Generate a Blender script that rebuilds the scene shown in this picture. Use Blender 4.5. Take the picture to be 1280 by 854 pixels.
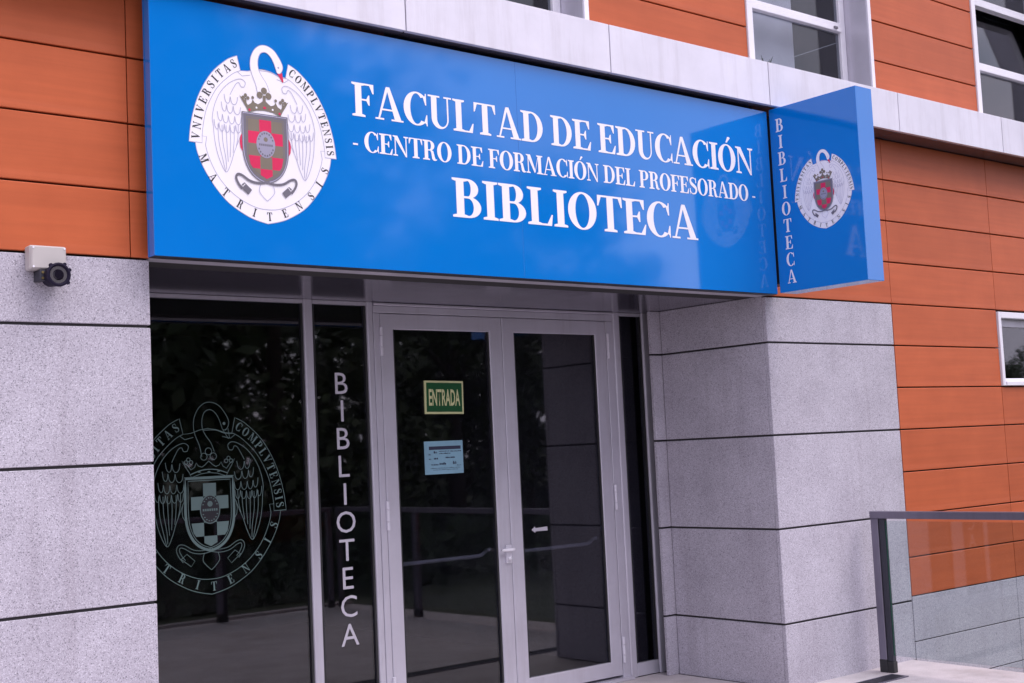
import bpy, bmesh, math, random
from mathutils import Vector, Matrix
from mathutils.geometry import tessellate_polygon
random.seed(7)
for o in list(bpy.data.objects):
    bpy.data.objects.remove(o)
scene = bpy.context.scene
col = scene.collection
R = math.radians

# ------------------------------------------------------------------ camera
YAW, PITCH, ROLL = R(39.804), R(4.709), R(-2.669)
cam_d = bpy.data.cameras.new('Camera')
cam = bpy.data.objects.new('Camera', cam_d)
col.objects.link(cam)
fw = Vector((math.sin(YAW) * math.cos(PITCH), math.cos(YAW) * math.cos(PITCH), math.sin(PITCH)))
r0 = Vector((math.cos(YAW), -math.sin(YAW), 0))
u0 = r0.cross(fw)
rr = r0 * math.cos(ROLL) + u0 * math.sin(ROLL)
uu = -r0 * math.sin(ROLL) + u0 * math.cos(ROLL)
m = Matrix((rr, uu, -fw)).transposed().to_4x4()
m.translation = (-2.467, -5.441, 1.585)
cam.matrix_world = m
cam_d.sensor_width = 36
cam_d.lens = 46.197
cam_d.clip_start = .05
cam_d.clip_end = 2000
scene.camera = cam

# ------------------------------------------------------------------ sky, sun, exposure
SUN_EL, SUN_AZ = R(55), R(156)          # azimuth from +Y clockwise: in front of the facade, to the right
world = bpy.data.worlds.new('World')
scene.world = world
world.use_nodes = True
nt = world.node_tree
nt.nodes.clear()
wo = nt.nodes.new('ShaderNodeOutputWorld')
bg = nt.nodes.new('ShaderNodeBackground')
sky = nt.nodes.new('ShaderNodeTexSky')
sky.sky_type = 'NISHITA'
sky.sun_disc = False
sky.sun_elevation = SUN_EL
sky.sun_rotation = SUN_AZ
sky.air_density = 1.0
sky.dust_density = 2.0
tc = nt.nodes.new('ShaderNodeTexCoord')
mp = nt.nodes.new('ShaderNodeMapping')
mp.inputs['Scale'].default_value = (1, 1, 2.2)
n1 = nt.nodes.new('ShaderNodeTexNoise')
n1.inputs['Scale'].default_value = 3.2
n1.inputs['Detail'].default_value = 7
n1.inputs['Roughness'].default_value = .58
cr = nt.nodes.new('ShaderNodeValToRGB')
cr.color_ramp.elements[0].position = .40
cr.color_ramp.elements[0].color = (.42, .42, .42, 1)
cr.color_ramp.elements[1].position = .60
cr.color_ramp.elements[1].color = (1, 1, 1, 1)
mixs = nt.nodes.new('ShaderNodeMix')
mixs.data_type = 'RGBA'
mixs.inputs[7].default_value = (9.6, 8.9, 10.9, 1)
nt.links.new(tc.outputs['Generated'], mp.inputs[0])
nt.links.new(mp.outputs[0], n1.inputs['Vector'])
nt.links.new(n1.outputs['Fac'], cr.inputs[0])
nt.links.new(cr.outputs[0], mixs.inputs[0])
nt.links.new(sky.outputs[0], mixs.inputs[6])
nt.links.new(mixs.outputs[2], bg.inputs['Color'])
bg.inputs['Strength'].default_value = .105
nt.links.new(bg.outputs[0], wo.inputs[0])

sun_d = bpy.data.lights.new('sun', 'SUN')
sun_d.energy = 1.5
sun_d.angle = R(38)
sun_d.color = (1, .93, .98)
sun = bpy.data.objects.new('sun', sun_d)
col.objects.link(sun)
sd = Vector((math.sin(SUN_AZ) * math.cos(SUN_EL), math.cos(SUN_AZ) * math.cos(SUN_EL), math.sin(SUN_EL)))
sun.rotation_euler = (-sd).to_track_quat('-Z', 'Y').to_euler()
sun.location = (0, -10, 15)

scene.view_settings.view_transform = 'Standard'
scene.view_settings.look = 'None'
scene.view_settings.gamma = 1
scene.view_settings.exposure = .68
scene.render.engine = 'CYCLES'
scene.cycles.max_bounces = 10
scene.cycles.transparent_max_bounces = 16
scene.render.resolution_x, scene.render.resolution_y = 1024, 683


# ------------------------------------------------------------------ materials
def nodes(name):
    mt = bpy.data.materials.new(name)
    mt.use_nodes = True
    t = mt.node_tree
    return mt, t, t.nodes['Principled BSDF']


def N(t, kind, **kw):
    n = t.nodes.new(kind)
    for k, v in kw.items():
        if k in n.inputs:
            n.inputs[k].default_value = v
        else:
            setattr(n, k, v)
    return n


def ramp(t, fac, stops):
    r = t.nodes.new('ShaderNodeValToRGB')
    el = r.color_ramp.elements
    while len(el) < len(stops):
        el.new(.5)
    for e, (p, c) in zip(el, stops):
        e.position = p
        e.color = (*c, 1) if len(c) == 3 else c
    t.links.new(fac, r.inputs[0])
    return r.outputs[0]


def mixc(t, fac, a, b, mode='MIX'):
    x = t.nodes.new('ShaderNodeMix')
    x.data_type = 'RGBA'
    x.blend_type = mode
    for s, v in ((0, fac), (6, a), (7, b)):
        if hasattr(v, 'is_output'):
            t.links.new(v, x.inputs[s])
        elif s == 0:
            x.inputs[0].default_value = v
        else:
            x.inputs[s].default_value = (*v, 1)
    return x.outputs[2]


def wpos(t):
    return t.nodes.new('ShaderNodeNewGeometry').outputs['Position']


def noise(t, vec, scale, detail=3, rough=.5, sc=None):
    if sc:
        q = N(t, 'ShaderNodeMapping')
        q.inputs['Scale'].default_value = sc
        t.links.new(vec, q.inputs[0])
        vec = q.outputs[0]
    n = N(t, 'ShaderNodeTexNoise', Scale=scale, Detail=detail, Roughness=rough)
    t.links.new(vec, n.inputs['Vector'])
    return n.outputs['Fac']


def bump(t, b, h, strength, dist):
    n = N(t, 'ShaderNodeBump', Strength=strength, Distance=dist)
    t.links.new(h, n.inputs['Height'])
    t.links.new(n.outputs[0], b.inputs['Normal'])


def plain(name, c, rough=.5, metal=0., vary=.08, scale=6, spec=.5):
    mt, t, b = nodes(name)
    f = noise(t, wpos(t), scale, 4)
    lo = tuple(x * (1 - vary) for x in c)
    hi = tuple(min(1, x * (1 + vary)) for x in c)
    t.links.new(ramp(t, f, [(.3, lo), (.7, hi)]), b.inputs['Base Color'])
    b.inputs['Roughness'].default_value = rough
    b.inputs['Metallic'].default_value = metal
    b.inputs['Specular IOR Level'].default_value = spec
    return mt


def obj_random(t, amt):
    oi = t.nodes.new('ShaderNodeObjectInfo')
    mr = N(t, 'ShaderNodeMapRange')
    mr.inputs['To Min'].default_value = 1 - amt
    mr.inputs['To Max'].default_value = 1 + amt
    t.links.new(oi.outputs['Random'], mr.inputs[0])
    return mr.outputs[0]


def scale_col(t, c, fac):
    h = N(t, 'ShaderNodeHueSaturation')
    t.links.new(c, h.inputs['Color'])
    t.links.new(fac, h.inputs['Value'])
    return h.outputs[0]


def granite_mat():
    mt, t, b = nodes('granite')
    p = wpos(t)
    v = N(t, 'ShaderNodeTexVoronoi', Scale=255.)
    t.links.new(p, v.inputs['Vector'])
    grain = ramp(t, v.outputs['Color'], [(0, (.19, .18, .21)), (.13, (.25, .24, .27)), (.24, (.42, .395, .445)), (.70, (.51, .485, .545)), (1, (.70, .68, .74))])
    fine = ramp(t, noise(t, p, 330, 2, .6), [(.3, (.78, .78, .78)), (.7, (1.2, 1.2, 1.2))])
    c = mixc(t, 1., grain, fine, 'MULTIPLY')
    cloud = ramp(t, noise(t, p, 2.4, 5, .6), [(.3, (.86, .85, .86)), (.7, (1.07, 1.07, 1.07))])
    c = mixc(t, 1., c, cloud, 'MULTIPLY')
    drip = ramp(t, noise(t, p, 1., 5, .65, (7, 7, .5)), [(.52, (1, 1, 1)), (.74, (.80, .78, .78))])
    c = mixc(t, .7, c, drip, 'MULTIPLY')
    c = scale_col(t, c, obj_random(t, .055))
    t.links.new(c, b.inputs['Base Color'])
    b.inputs['Roughness'].default_value = .72
    b.inputs['Specular IOR Level'].default_value = .3
    bump(t, b, noise(t, p, 180, 3), .25, .002)
    return mt


def orange_mat():
    mt, t, b = nodes('terracotta_orange')
    p = wpos(t)
    f = noise(t, p, 3, 6, .6)
    c = ramp(t, f, [(.3, (.455, .098, .032)), (.7, (.52, .117, .040))])
    streak = ramp(t, noise(t, p, 2., 4, .6, (.6, .6, 14)), [(.35, (.91, .90, .89)), (.65, (1.05, 1.05, 1.05))])
    c = mixc(t, .8, c, streak, 'MULTIPLY')
    c = scale_col(t, c, obj_random(t, .075))
    t.links.new(c, b.inputs['Base Color'])
    b.inputs['Roughness'].default_value = .5
    b.inputs['Specular IOR Level'].default_value = .3
    bump(t, b, noise(t, p, 140, 3), .12, .002)
    return mt


def blue_mat():
    mt, t, b = nodes('sign_blue')
    p = wpos(t)
    c = ramp(t, noise(t, p, 1.4, 4), [(.3, (.001, .165, .55)), (.7, (.002, .180, .59))])
    t.links.new(c, b.inputs['Base Color'])
    b.inputs['Roughness'].default_value = .07
    b.inputs['IOR'].default_value = 1.66
    bump(t, b, noise(t, p, 2.2, 2), .06, .02)
    return mt


def metal_mat(name, c, rough, metal=.85, streaks=True):
    mt, t, b = nodes(name)
    p = wpos(t)
    f = noise(t, p, 3, 5, .6)
    cc = ramp(t, f, [(.3, tuple(x * .92 for x in c)), (.7, tuple(min(1, x * 1.05) for x in c))])
    if streaks:
        dr = ramp(t, noise(t, p, 1., 6, .7, (9, 9, .7)), [(.50, (1, 1, 1)), (.74, (.80, .78, .77))])
        cc = mixc(t, .75, cc, dr, 'MULTIPLY')
    t.links.new(cc, b.inputs['Base Color'])
    b.inputs['Metallic'].default_value = metal
    rg = N(t, 'ShaderNodeMapRange')
    rg.inputs['To Min'].default_value = rough * .8
    rg.inputs['To Max'].default_value = rough * 1.25
    t.links.new(noise(t, p, 9, 4, .6), rg.inputs[0])
    t.links.new(rg.outputs[0], b.inputs['Roughness'])
    return mt


def paving_mat():
    mt, t, b = nodes('pale_paving')
    p = wpos(t)
    f = noise(t, p, 3.5, 8, .65)
    c = ramp(t, f, [(.3, (.44, .405, .41)), (.55, (.54, .495, .50)), (.75, (.60, .55, .56))])
    sp = ramp(t, noise(t, p, 150, 2), [(.3, (.82, .82, .82)), (.6, (1.05, 1.05, 1.05))])
    c = mixc(t, 1., c, sp, 'MULTIPLY')
    st = ramp(t, noise(t, p, 1.1, 6, .7), [(.52, (1, 1, 1)), (.68, (.72, .69, .66))])
    c = mixc(t, .8, c, st, 'MULTIPLY')
    t.links.new(c, b.inputs['Base Color'])
    b.inputs['Roughness'].default_value = .85
    bump(t, b, noise(t, p, 60, 5), .3, .004)
    return mt


def glass_mat(name, tint, base=.045):
    mt = bpy.data.materials.new(name)
    mt.use_nodes = True
    t = mt.node_tree
    t.nodes.clear()
    out = t.nodes.new('ShaderNodeOutputMaterial')
    tr = t.nodes.new('ShaderNodeBsdfTransparent')
    tr.inputs[0].default_value = (*tint, 1)
    gl = t.nodes.new('ShaderNodeBsdfGlossy')
    gl.inputs['Roughness'].default_value = .022
    gl.inputs['Color'].default_value = (1, 1, 1, 1)
    lw = N(t, 'ShaderNodeLayerWeight', Blend=.5)
    pw = N(t, 'ShaderNodeMath', operation='POWER')
    pw.inputs[1].default_value = 5
    t.links.new(lw.outputs['Facing'], pw.inputs[0])
    ma = N(t, 'ShaderNodeMath', operation='MULTIPLY_ADD')
    ma.inputs[1].default_value = 1 - base
    ma.inputs[2].default_value = base
    t.links.new(pw.outputs[0], ma.inputs[0])
    bp = N(t, 'ShaderNodeBump', Strength=.03, Distance=.01)
    t.links.new(noise(t, wpos(t), 1.6, 2), bp.inputs['Height'])
    t.links.new(bp.outputs[0], gl.inputs['Normal'])
    mx = t.nodes.new('ShaderNodeMixShader')
    t.links.new(ma.outputs[0], mx.inputs[0])
    t.links.new(tr.outputs[0], mx.inputs[1])
    t.links.new(gl.outputs[0], mx.inputs[2])
    t.links.new(mx.outputs[0], out.inputs[0])
    return mt


def leaf_mat(name, c):
    mt, t, b = nodes(name)
    f = noise(t, wpos(t), 1.3, 4)
    t.links.new(ramp(t, f, [(.3, tuple(x * .6 for x in c)), (.7, tuple(x * 1.35 for x in c))]), b.inputs['Base Color'])
    b.inputs['Roughness'].default_value = .6
    return mt


M = dict(
    granite=granite_mat(), orange=orange_mat(), blue=blue_mat(), paving=paving_mat(),
    cornice=metal_mat('cornice_aluminium', (.72, .70, .77), .5, .25),
    alu=metal_mat('door_aluminium', (.58, .56, .63), .42, .35),
    soffit=metal_mat('soffit_metal', (.13, .12, .16), .17, .5),
    steel=metal_mat('brushed_steel', (.22, .205, .26), .33, .7),
    darksteel=plain('dark_steel', (.05, .05, .065), .45, .5),
    shoe=plain('black_shoe', (.02, .02, .022), .6),
    white=plain('white_frame', (.80, .78, .84), .35, 0, .03),
    vinyl=plain('white_vinyl', (.84, .82, .86), .4, 0, .02),
    black=plain('black_print', (.015, .014, .02), .5),
    line=plain('lavender_line', (.40, .39, .52), .5),
    tan=plain('heraldic_tan', (.19, .16, .12), .45),
    gry=plain('heraldic_grey', (.15, .14, .17), .45),
    medal=plain('heraldic_lilac', (.30, .29, .38), .45),
    red=plain('heraldic_red', (.62, .015, .085), .45),
    etched=plain('etched_film', (.12, .19, .18), .6),
    silver=plain('silver_vinyl', (.52, .50, .56), .45),
    backing=plain('dark_backing', (.03, .028, .03), .9),
    room=plain('room_dark', (.045, .043, .05), .8),
    blind=plain('pale_blind', (.85, .83, .88), .8),
    glass=glass_mat('entrance_glass', (.55, .56, .60), .065),
    wglass=glass_mat('window_glass', (.72, .74, .77), .045),
    rglass=glass_mat('railing_glass', (.86, .90, .90), .04),
    gedge=plain('green_glass_edge', (.03, .10, .075), .2),
    green=plain('sign_green', (.004, .080, .020), .4),
    cream=plain('sign_cream', (.62, .62, .32), .4),
    paper=plain('blue_paper', (.23, .42, .52), .7),
    ink=plain('ink', (.03, .035, .07), .7),
    camwhite=plain('box_plastic', (.48, .45, .43), .4, 0, .03),
    camblack=plain('camera_black', (.008, .005, .02), .6, spec=.2),
    led=plain('led_ring', (.075, .07, .075), .35, 0, .3, 300),
    lens=plain('lens_glass', (.01, .008, .015), .05),
    brass=plain('brass_screw', (.35, .27, .12), .35, .8),
    bark=plain('bark', (.06, .048, .038), .9, 0, .3),
    leaf=leaf_mat('foliage_dark', (.045, .07, .028)),
    leaf2=leaf_mat('foliage_mid', (.06, .085, .032)),
    soil=plain('planted_ground', (.055, .065, .035), .95, 0, .4, 1.5),
    pot=plain('pot', (.3, .28, .24), .6),
)

# ------------------------------------------------------------------ object helpers
WORLD = {}


def link(o, parent=None, w=None):
    """link o; w = its world position (also already in o.location when not given)"""
    col.objects.link(o)
    WORLD[o] = Vector(o.location) if w is None else Vector(w)
    if parent is not None:
        o.parent = parent
        o.matrix_parent_inverse = Matrix.Translation(-WORLD[parent])
    return o


def empty(name, loc, label=None, cat=None, group=None, parent=None):
    o = bpy.data.objects.new(name, None)
    o.location = loc
    o.empty_display_size = .1
    link(o, parent)
    tag(o, label, cat, group)
    return o


def tag(o, label=None, cat=None, group=None, kind=None):
    for k, v in (('label', label), ('category', cat), ('group', group), ('kind', kind)):
        if v:
            o[k] = v
    return o


def mesh(name, verts, faces, mats, smooth=False, mi=None):
    me = bpy.data.meshes.new(name)
    me.from_pydata([tuple(v) for v in verts], [], faces)
    for x in (mats if isinstance(mats, (list, tuple)) else [mats]):
        me.materials.append(x)
    if mi:
        me.polygons.foreach_set('material_index', mi)
    if smooth:
        me.polygons.foreach_set('use_smooth', [True] * len(me.polygons))
    me.update()
    return me


def add(name, me, parent=None, loc=(0, 0, 0)):
    o = bpy.data.objects.new(name, me)
    o.location = loc
    return link(o, parent)


_boxes = {}


def box_mesh(sx, sy, sz, mat, bev=0.):
    key = (round(sx, 4), round(sy, 4), round(sz, 4), mat.name, bev)
    if key not in _boxes:
        bm = bmesh.new()
        bmesh.ops.create_cube(bm, size=1)
        bmesh.ops.scale(bm, vec=(sx, sy, sz), verts=bm.verts)
        if bev:
            bmesh.ops.bevel(bm, geom=list(bm.edges), offset=bev, segments=1, affect='EDGES', profile=.5)
        me = bpy.data.meshes.new('block')
        bm.to_mesh(me)
        bm.free()
        me.materials.append(mat)
        _boxes[key] = me
    return _boxes[key]


def box(name, x0, x1, y0, y1, z0, z1, mat, parent=None, bev=0.):
    me = box_mesh(x1 - x0, y1 - y0, z1 - z0, M[mat], bev)
    return add(name, me, parent, ((x0 + x1) / 2, (y0 + y1) / 2, (z0 + z1) / 2))


class MB:
    """collects pieces of one part"""
    def __init__(self):
        self.v, self.f, self.mi = [], [], []

    def poly(self, pts, faces, mi=0):
        n = len(self.v)
        self.v += [tuple(p) for p in pts]
        self.f += [[n + i for i in q] for q in faces]
        self.mi += [mi] * len(faces)

    def box(self, x0, x1, y0, y1, z0, z1, mi=0):
        p = [(x, y, z) for z in (z0, z1) for y in (y0, y1) for x in (x0, x1)]
        self.poly(p, [(0, 2, 3, 1), (4, 5, 7, 6), (0, 1, 5, 4), (2, 6, 7, 3), (0, 4, 6, 2), (1, 3, 7, 5)], mi)

    def tube(self, pts, rad, n=10, mi=0, caps=True):
        pts = [Vector(p) for p in pts]
        if not isinstance(rad, (list, tuple)):
            rad = [rad] * len(pts)
        base = len(self.v)
        ref = None
        for i, p in enumerate(pts):
            d = (pts[min(i + 1, len(pts) - 1)] - pts[max(i - 1, 0)]).normalized()
            if ref is None:
                ref = d.orthogonal().normalized()
            a = (ref - d * ref.dot(d)).normalized()
            ref = a
            b = d.cross(a)
            for k in range(n):
                an = 2 * math.pi * k / n
                self.v.append(tuple(p + (a * math.cos(an) + b * math.sin(an)) * rad[i]))
        for i in range(len(pts) - 1):
            for k in range(n):
                q = base + i * n
                self.f.append([q + k, q + (k + 1) % n, q + n + (k + 1) % n, q + n + k])
                self.mi.append(mi)
        if caps:
            self.f.append([base + k for k in range(n)][::-1])
            self.f.append([base + (len(pts) - 1) * n + k for k in range(n)])
            self.mi += [mi, mi]

    def build(self, name, mats, parent=None, smooth=False, loc=(0, 0, 0)):
        return add(name, mesh(name, self.v, self.f, mats, smooth, self.mi), parent, loc)


# flat print: polygons in (u, v) laid in the XZ plane facing -Y, each on its own hair-thin layer
class Flat:
    def __init__(self, step=.00005):
        self.v, self.f, self.mi, self.n, self.step = [], [], [], 0, step

    def poly(self, pts, mi=0, depth=None):
        d = -(self.n * self.step) if depth is None else -depth
        self.n += 1
        base = len(self.v)
        area = sum(pts[i][0] * pts[(i + 1) % len(pts)][1] - pts[(i + 1) % len(pts)][0] * pts[i][1] for i in range(len(pts)))
        if area < 0:
            pts = pts[::-1]
        self.v += [(p[0], d, p[1]) for p in pts]
        for tri in tessellate_polygon([[Vector((p[0], p[1], 0)) for p in pts]]):
            a, b, c = [pts[i] for i in tri]
            s = (b[0] - a[0]) * (c[1] - a[1]) - (b[1] - a[1]) * (c[0] - a[0])
            tri = tri if s > 0 else (tri[0], tri[2], tri[1])
            self.f.append([base + i for i in tri])
            self.mi.append(mi)

    def stroke(self, pts, w, mi=0, closed=False):
        """ribbon of width w (number or list) along pts"""
        d = -(self.n * self.step)
        self.n += 1
        k = len(pts)
        ws = w if isinstance(w, (list, tuple)) else [w] * k
        base = len(self.v)
        for i in range(k):
            a = pts[(i - 1) % k] if closed else pts[max(i - 1, 0)]
            b = pts[(i + 1) % k] if closed else pts[min(i + 1, k - 1)]
            dx, dy = b[0] - a[0], b[1] - a[1]
            L = math.hypot(dx, dy) or 1
            nx, ny = -dy / L * ws[i] / 2, dx / L * ws[i] / 2
            self.v += [(pts[i][0] - nx, d, pts[i][1] - ny), (pts[i][0] + nx, d, pts[i][1] + ny)]
        for i in range(k if closed else k - 1):
            j = (i + 1) % k
            self.f.append([base + 2 * i, base + 2 * j, base + 2 * j + 1, base + 2 * i + 1])
            self.mi.append(mi)

    def disc(self, c, rx, ry=None, mi=0, n=20):
        ry = ry or rx
        self.poly([(c[0] + rx * math.cos(2 * math.pi * i / n), c[1] + ry * math.sin(2 * math.pi * i / n)) for i in range(n)], mi)

    def mesh(self, name, mats):
        return mesh(name, self.v, self.f, mats, False, self.mi)


def smooth_path(pts, sub=4):
    out = []
    k = len(pts)
    for i in range(k - 1):
        p0, p1, p2, p3 = pts[max(i - 1, 0)], pts[i], pts[i + 1], pts[min(i + 2, k - 1)]
        for s in range(sub):
            t = s / sub
            out.append(tuple(.5 * (2 * p1[j] + (p2[j] - p0[j]) * t + (2 * p0[j] - 5 * p1[j] + 4 * p2[j] - p3[j]) * t * t
                                   + (3 * p1[j] - p0[j] - 3 * p2[j] + p3[j]) * t ** 3) for j in (0, 1)))
    out.append(tuple(pts[-1]))
    return out


# ------------------------------------------------------------------ serif capitals (cap height 1)
ST, HR = .195, .052


def arc(cx, cy, rx, ry, a0, a1, n=14):
    return [(cx + rx * math.cos(R(a0 + (a1 - a0) * i / n)), cy + ry * math.sin(R(a0 + (a1 - a0) * i / n))) for i in range(n + 1)]


def rc(x0, y0, x1, y1):
    return [(x0, y0), (x1, y0), (x1, y1), (x0, y1)]


def bowl(xl, xa, y0, y1, rx, st=ST, hr=HR):
    cy, ry = (y0 + y1) / 2, (y1 - y0) / 2
    return [(xl, y0)] + arc(xa, cy, rx, ry, -90, 90) + [(xl, y1), (xl, y1 - hr)] + arc(xa, cy, rx - st, ry - hr, 90, -90) + [(xl, y0 + hr)]


def stem(x=.1, s=ST, foot=True, head=True, y0=0, y1=1):
    out = [rc(x, y0, x + s, y1)]
    b = .045
    if foot:
        out.append([(x - .1, y0), (x + s + .1, y0), (x + s + .1, y0 + HR), (x + s + .02, y0 + HR + b * .6), (x - .02, y0 + HR + b * .6), (x - .1, y0 + HR)])
    if head:
        out.append([(x - .1, y1), (x - .1, y1 - HR), (x - .02, y1 - HR - b * .6), (x + s + .02, y1 - HR - b * .6), (x + s + .1, y1 - HR), (x + s + .1, y1)])
    return out


def ring(cx, cy, rx, ry, st=ST + .02, hr=HR):
    # two halves so that no polygon needs a hole
    L = arc(cx, cy, rx, ry, 90, 270, 20) + arc(cx, cy, rx - st, ry - hr, 270, 90, 20)
    Rr = arc(cx, cy, rx, ry, -90, 90, 20) + arc(cx, cy, rx - st, ry - hr, 90, -90, 20)
    return [L, Rr]


TOPARM = lambda x1: [[(.2, 1), (.2, 1 - HR), (x1 - .13, 1 - HR), (x1 - .035, .72), (x1, .72), (x1, 1)]]
BOTARM = lambda x1: [[(.2, 0), (x1 - .02, 0), (x1 + .02, .30), (x1 - .015, .30), (x1 - .14, HR), (.2, HR)]]
MIDARM = [[(.2, .485), (.44, .485), (.50, .36), (.535, .36), (.535, .66), (.50, .66), (.44, .535), (.2, .535)]]
GLYPH = {
    'A': (.88, [[(.36, 1.01), (.47, 1.01), (.82, .03), (.61, .03)], [(.35, 1.0), (.41, .90), (.14, .03), (.085, .03)], rc(.2, .29, .64, .34), rc(0, 0, .27, HR), rc(.5, 0, .88, HR)]),
    'B': (.75, stem() + [bowl(.2, .40, .50, 1, .27), bowl(.2, .40, 0, .55, .33)]),
    'C': (.78, [arc(.42, .5, .42, .52, 48, 312, 26) + arc(.42, .5, .42 - ST - .02, .47, 312, 48, 26),
                [(.64, .86), (.70, .93), (.71, 1.0), (.74, 1.0), (.74, .64), (.705, .64)],
                [(.66, .11), (.72, .06), (.73, 0), (.76, 0), (.76, .34), (.73, .34)]]),
    'D': (.83, stem() + [bowl(.2, .38, 0, 1, .43)]),
    'E': (.72, stem() + TOPARM(.67) + MIDARM + BOTARM(.70)),
    'F': (.68, stem() + TOPARM(.67) + MIDARM),
    'I': (.385, stem()),
    'L': (.70, stem() + BOTARM(.68)),
    'M': (1.06, stem(.1, HR + .01) + stem(.775, ST) + [[(.04, 1), (.27, 1), (.60, .13), (.53, .02)], [(.53, .02), (.575, .10), (.82, 1), (.775, 1)]]),
    'N': (.86, stem(.1, HR + .005) + stem(.70, HR + .005, foot=False) + [[(.03, 1), (.26, 1), (.755, .02), (.755, -.02), (.69, -.02)]]),
    'O': (.84, ring(.42, .5, .42, .52)),
    'P': (.72, stem() + [bowl(.2, .40, .44, 1, .30)]),
    'R': (.80, stem() + [bowl(.2, .38, .48, 1, .29), [(.36, .52), (.50, .52), (.60, .47), (.68, .15), (.72, .06), (.80, .07), (.80, .03), (.70, -.015), (.60, -.01), (.52, .07), (.48, .36), (.43, .48), (.36, .48)]]),
    'T': (.76, stem(.29, ST, head=False) + [[(0, .70), (.035, .70), (.12, 1 - HR), (.64, 1 - HR), (.725, .70), (.76, .70), (.755, 1), (.005, 1)]]),
    'U': (.80, [[(.1, 1), (.1, .30)] + arc(.385, .30, .285, .32, 180, 360) + [(.67, 1), (.62, 1)] + arc(.45, .30, .17, .25, 360, 180) + [(.285, 1)], rc(0, 1 - HR, .385, 1), rc(.52, 1 - HR, .78, 1)]),
    'V': (.86, [[(.05, .97), (.27, .97), (.52, .2), (.46, -.01), (.40, -.01)], [(.40, -.01), (.46, -.01), (.76, .97), (.705, .97)], rc(0, 1 - HR, .36, 1), rc(.60, 1 - HR, .86, 1)]),
    '-': (.30, [rc(.02, .27, .28, .355)]),
}
sp = smooth_path([(.56, .70), (.55, .85), (.46, .945), (.32, .975), (.17, .92), (.12, .77), (.20, .63), (.36, .52), (.52, .40), (.575, .24), (.49, .08), (.33, .025), (.19, .055), (.10, .17), (.075, .33)], 3)
_sw = Flat()
sw_w = []
for i in range(len(sp)):
    q = i / (len(sp) - 1)
    sw_w.append(.05 + .155 * math.exp(-((q - .5) / .20) ** 2))
_sw.stroke(sp, sw_w)
_sp = [(v[0], v[2]) for v in _sw.v]
GLYPH['S'] = (.66, [_sp[0::2] + _sp[1::2][::-1], [(.52, .68), (.58, .68), (.58, 1), (.55, 1), (.52, .86)], [(.05, .34), (.11, .34), (.10, .16), (.08, 0), (.05, 0)]])
GLYPH['\u00d3'] = (.84, GLYPH['O'][1] + [[(.40, 1.08), (.46, 1.08), (.63, 1.27), (.55, 1.31), (.49, 1.29)]])
_letters = {}


def letter_mesh(ch, mat):
    if (ch, mat) not in _letters:
        f = Flat(.00006)
        for p in GLYPH[ch][1]:
            f.poly(p)
        _letters[ch, mat] = f.mesh('letter', [M[mat]])
    return _letters[ch, mat]


def serif_line(text, x0, x1, z, cap, y, mat, parent, gap=.055, space=.30):
    w = []
    x = 0
    for ch in text:
        if ch == ' ':
            x += space
            continue
        w.append((ch, x))
        x += GLYPH[ch][0] + gap
    total = x - gap
    sx = (x1 - x0) / total
    for ch, px in w:
        o = bpy.data.objects.new('letter', letter_mesh(ch, mat))
        o.location = (x0 + px * sx, y, z)
        o.scale = (sx, 1, cap)
        link(o, parent)


def sans_mesh(text, mat, bold=0.):
    """Blender's built-in face, cap height scaled to 1, centred on x; XZ plane facing -Y"""
    cu = bpy.data.curves.new('t', 'FONT')
    cu.body = text
    cu.offset = bold
    cu.resolution_u = 3
    ob = bpy.data.objects.new('t', cu)
    col.objects.link(ob)
    dg = bpy.context.evaluated_depsgraph_get()
    me = bpy.data.meshes.new_from_object(ob.evaluated_get(dg))
    bpy.data.objects.remove(ob)
    bpy.data.curves.remove(cu)
    xs = [v.co.x for v in me.vertices]
    ys = [v.co.y for v in me.vertices]
    h = max(ys) - min(ys)
    cx, y0 = (max(xs) + min(xs)) / 2, min(ys)
    for v in me.vertices:
        v.co = ((v.co.x - cx) / h, 0, (v.co.y - y0) / h)
    me.materials.clear()
    me.materials.append(M[mat])
    me.update()
    return me, (max(xs) - min(xs)) / h


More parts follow.
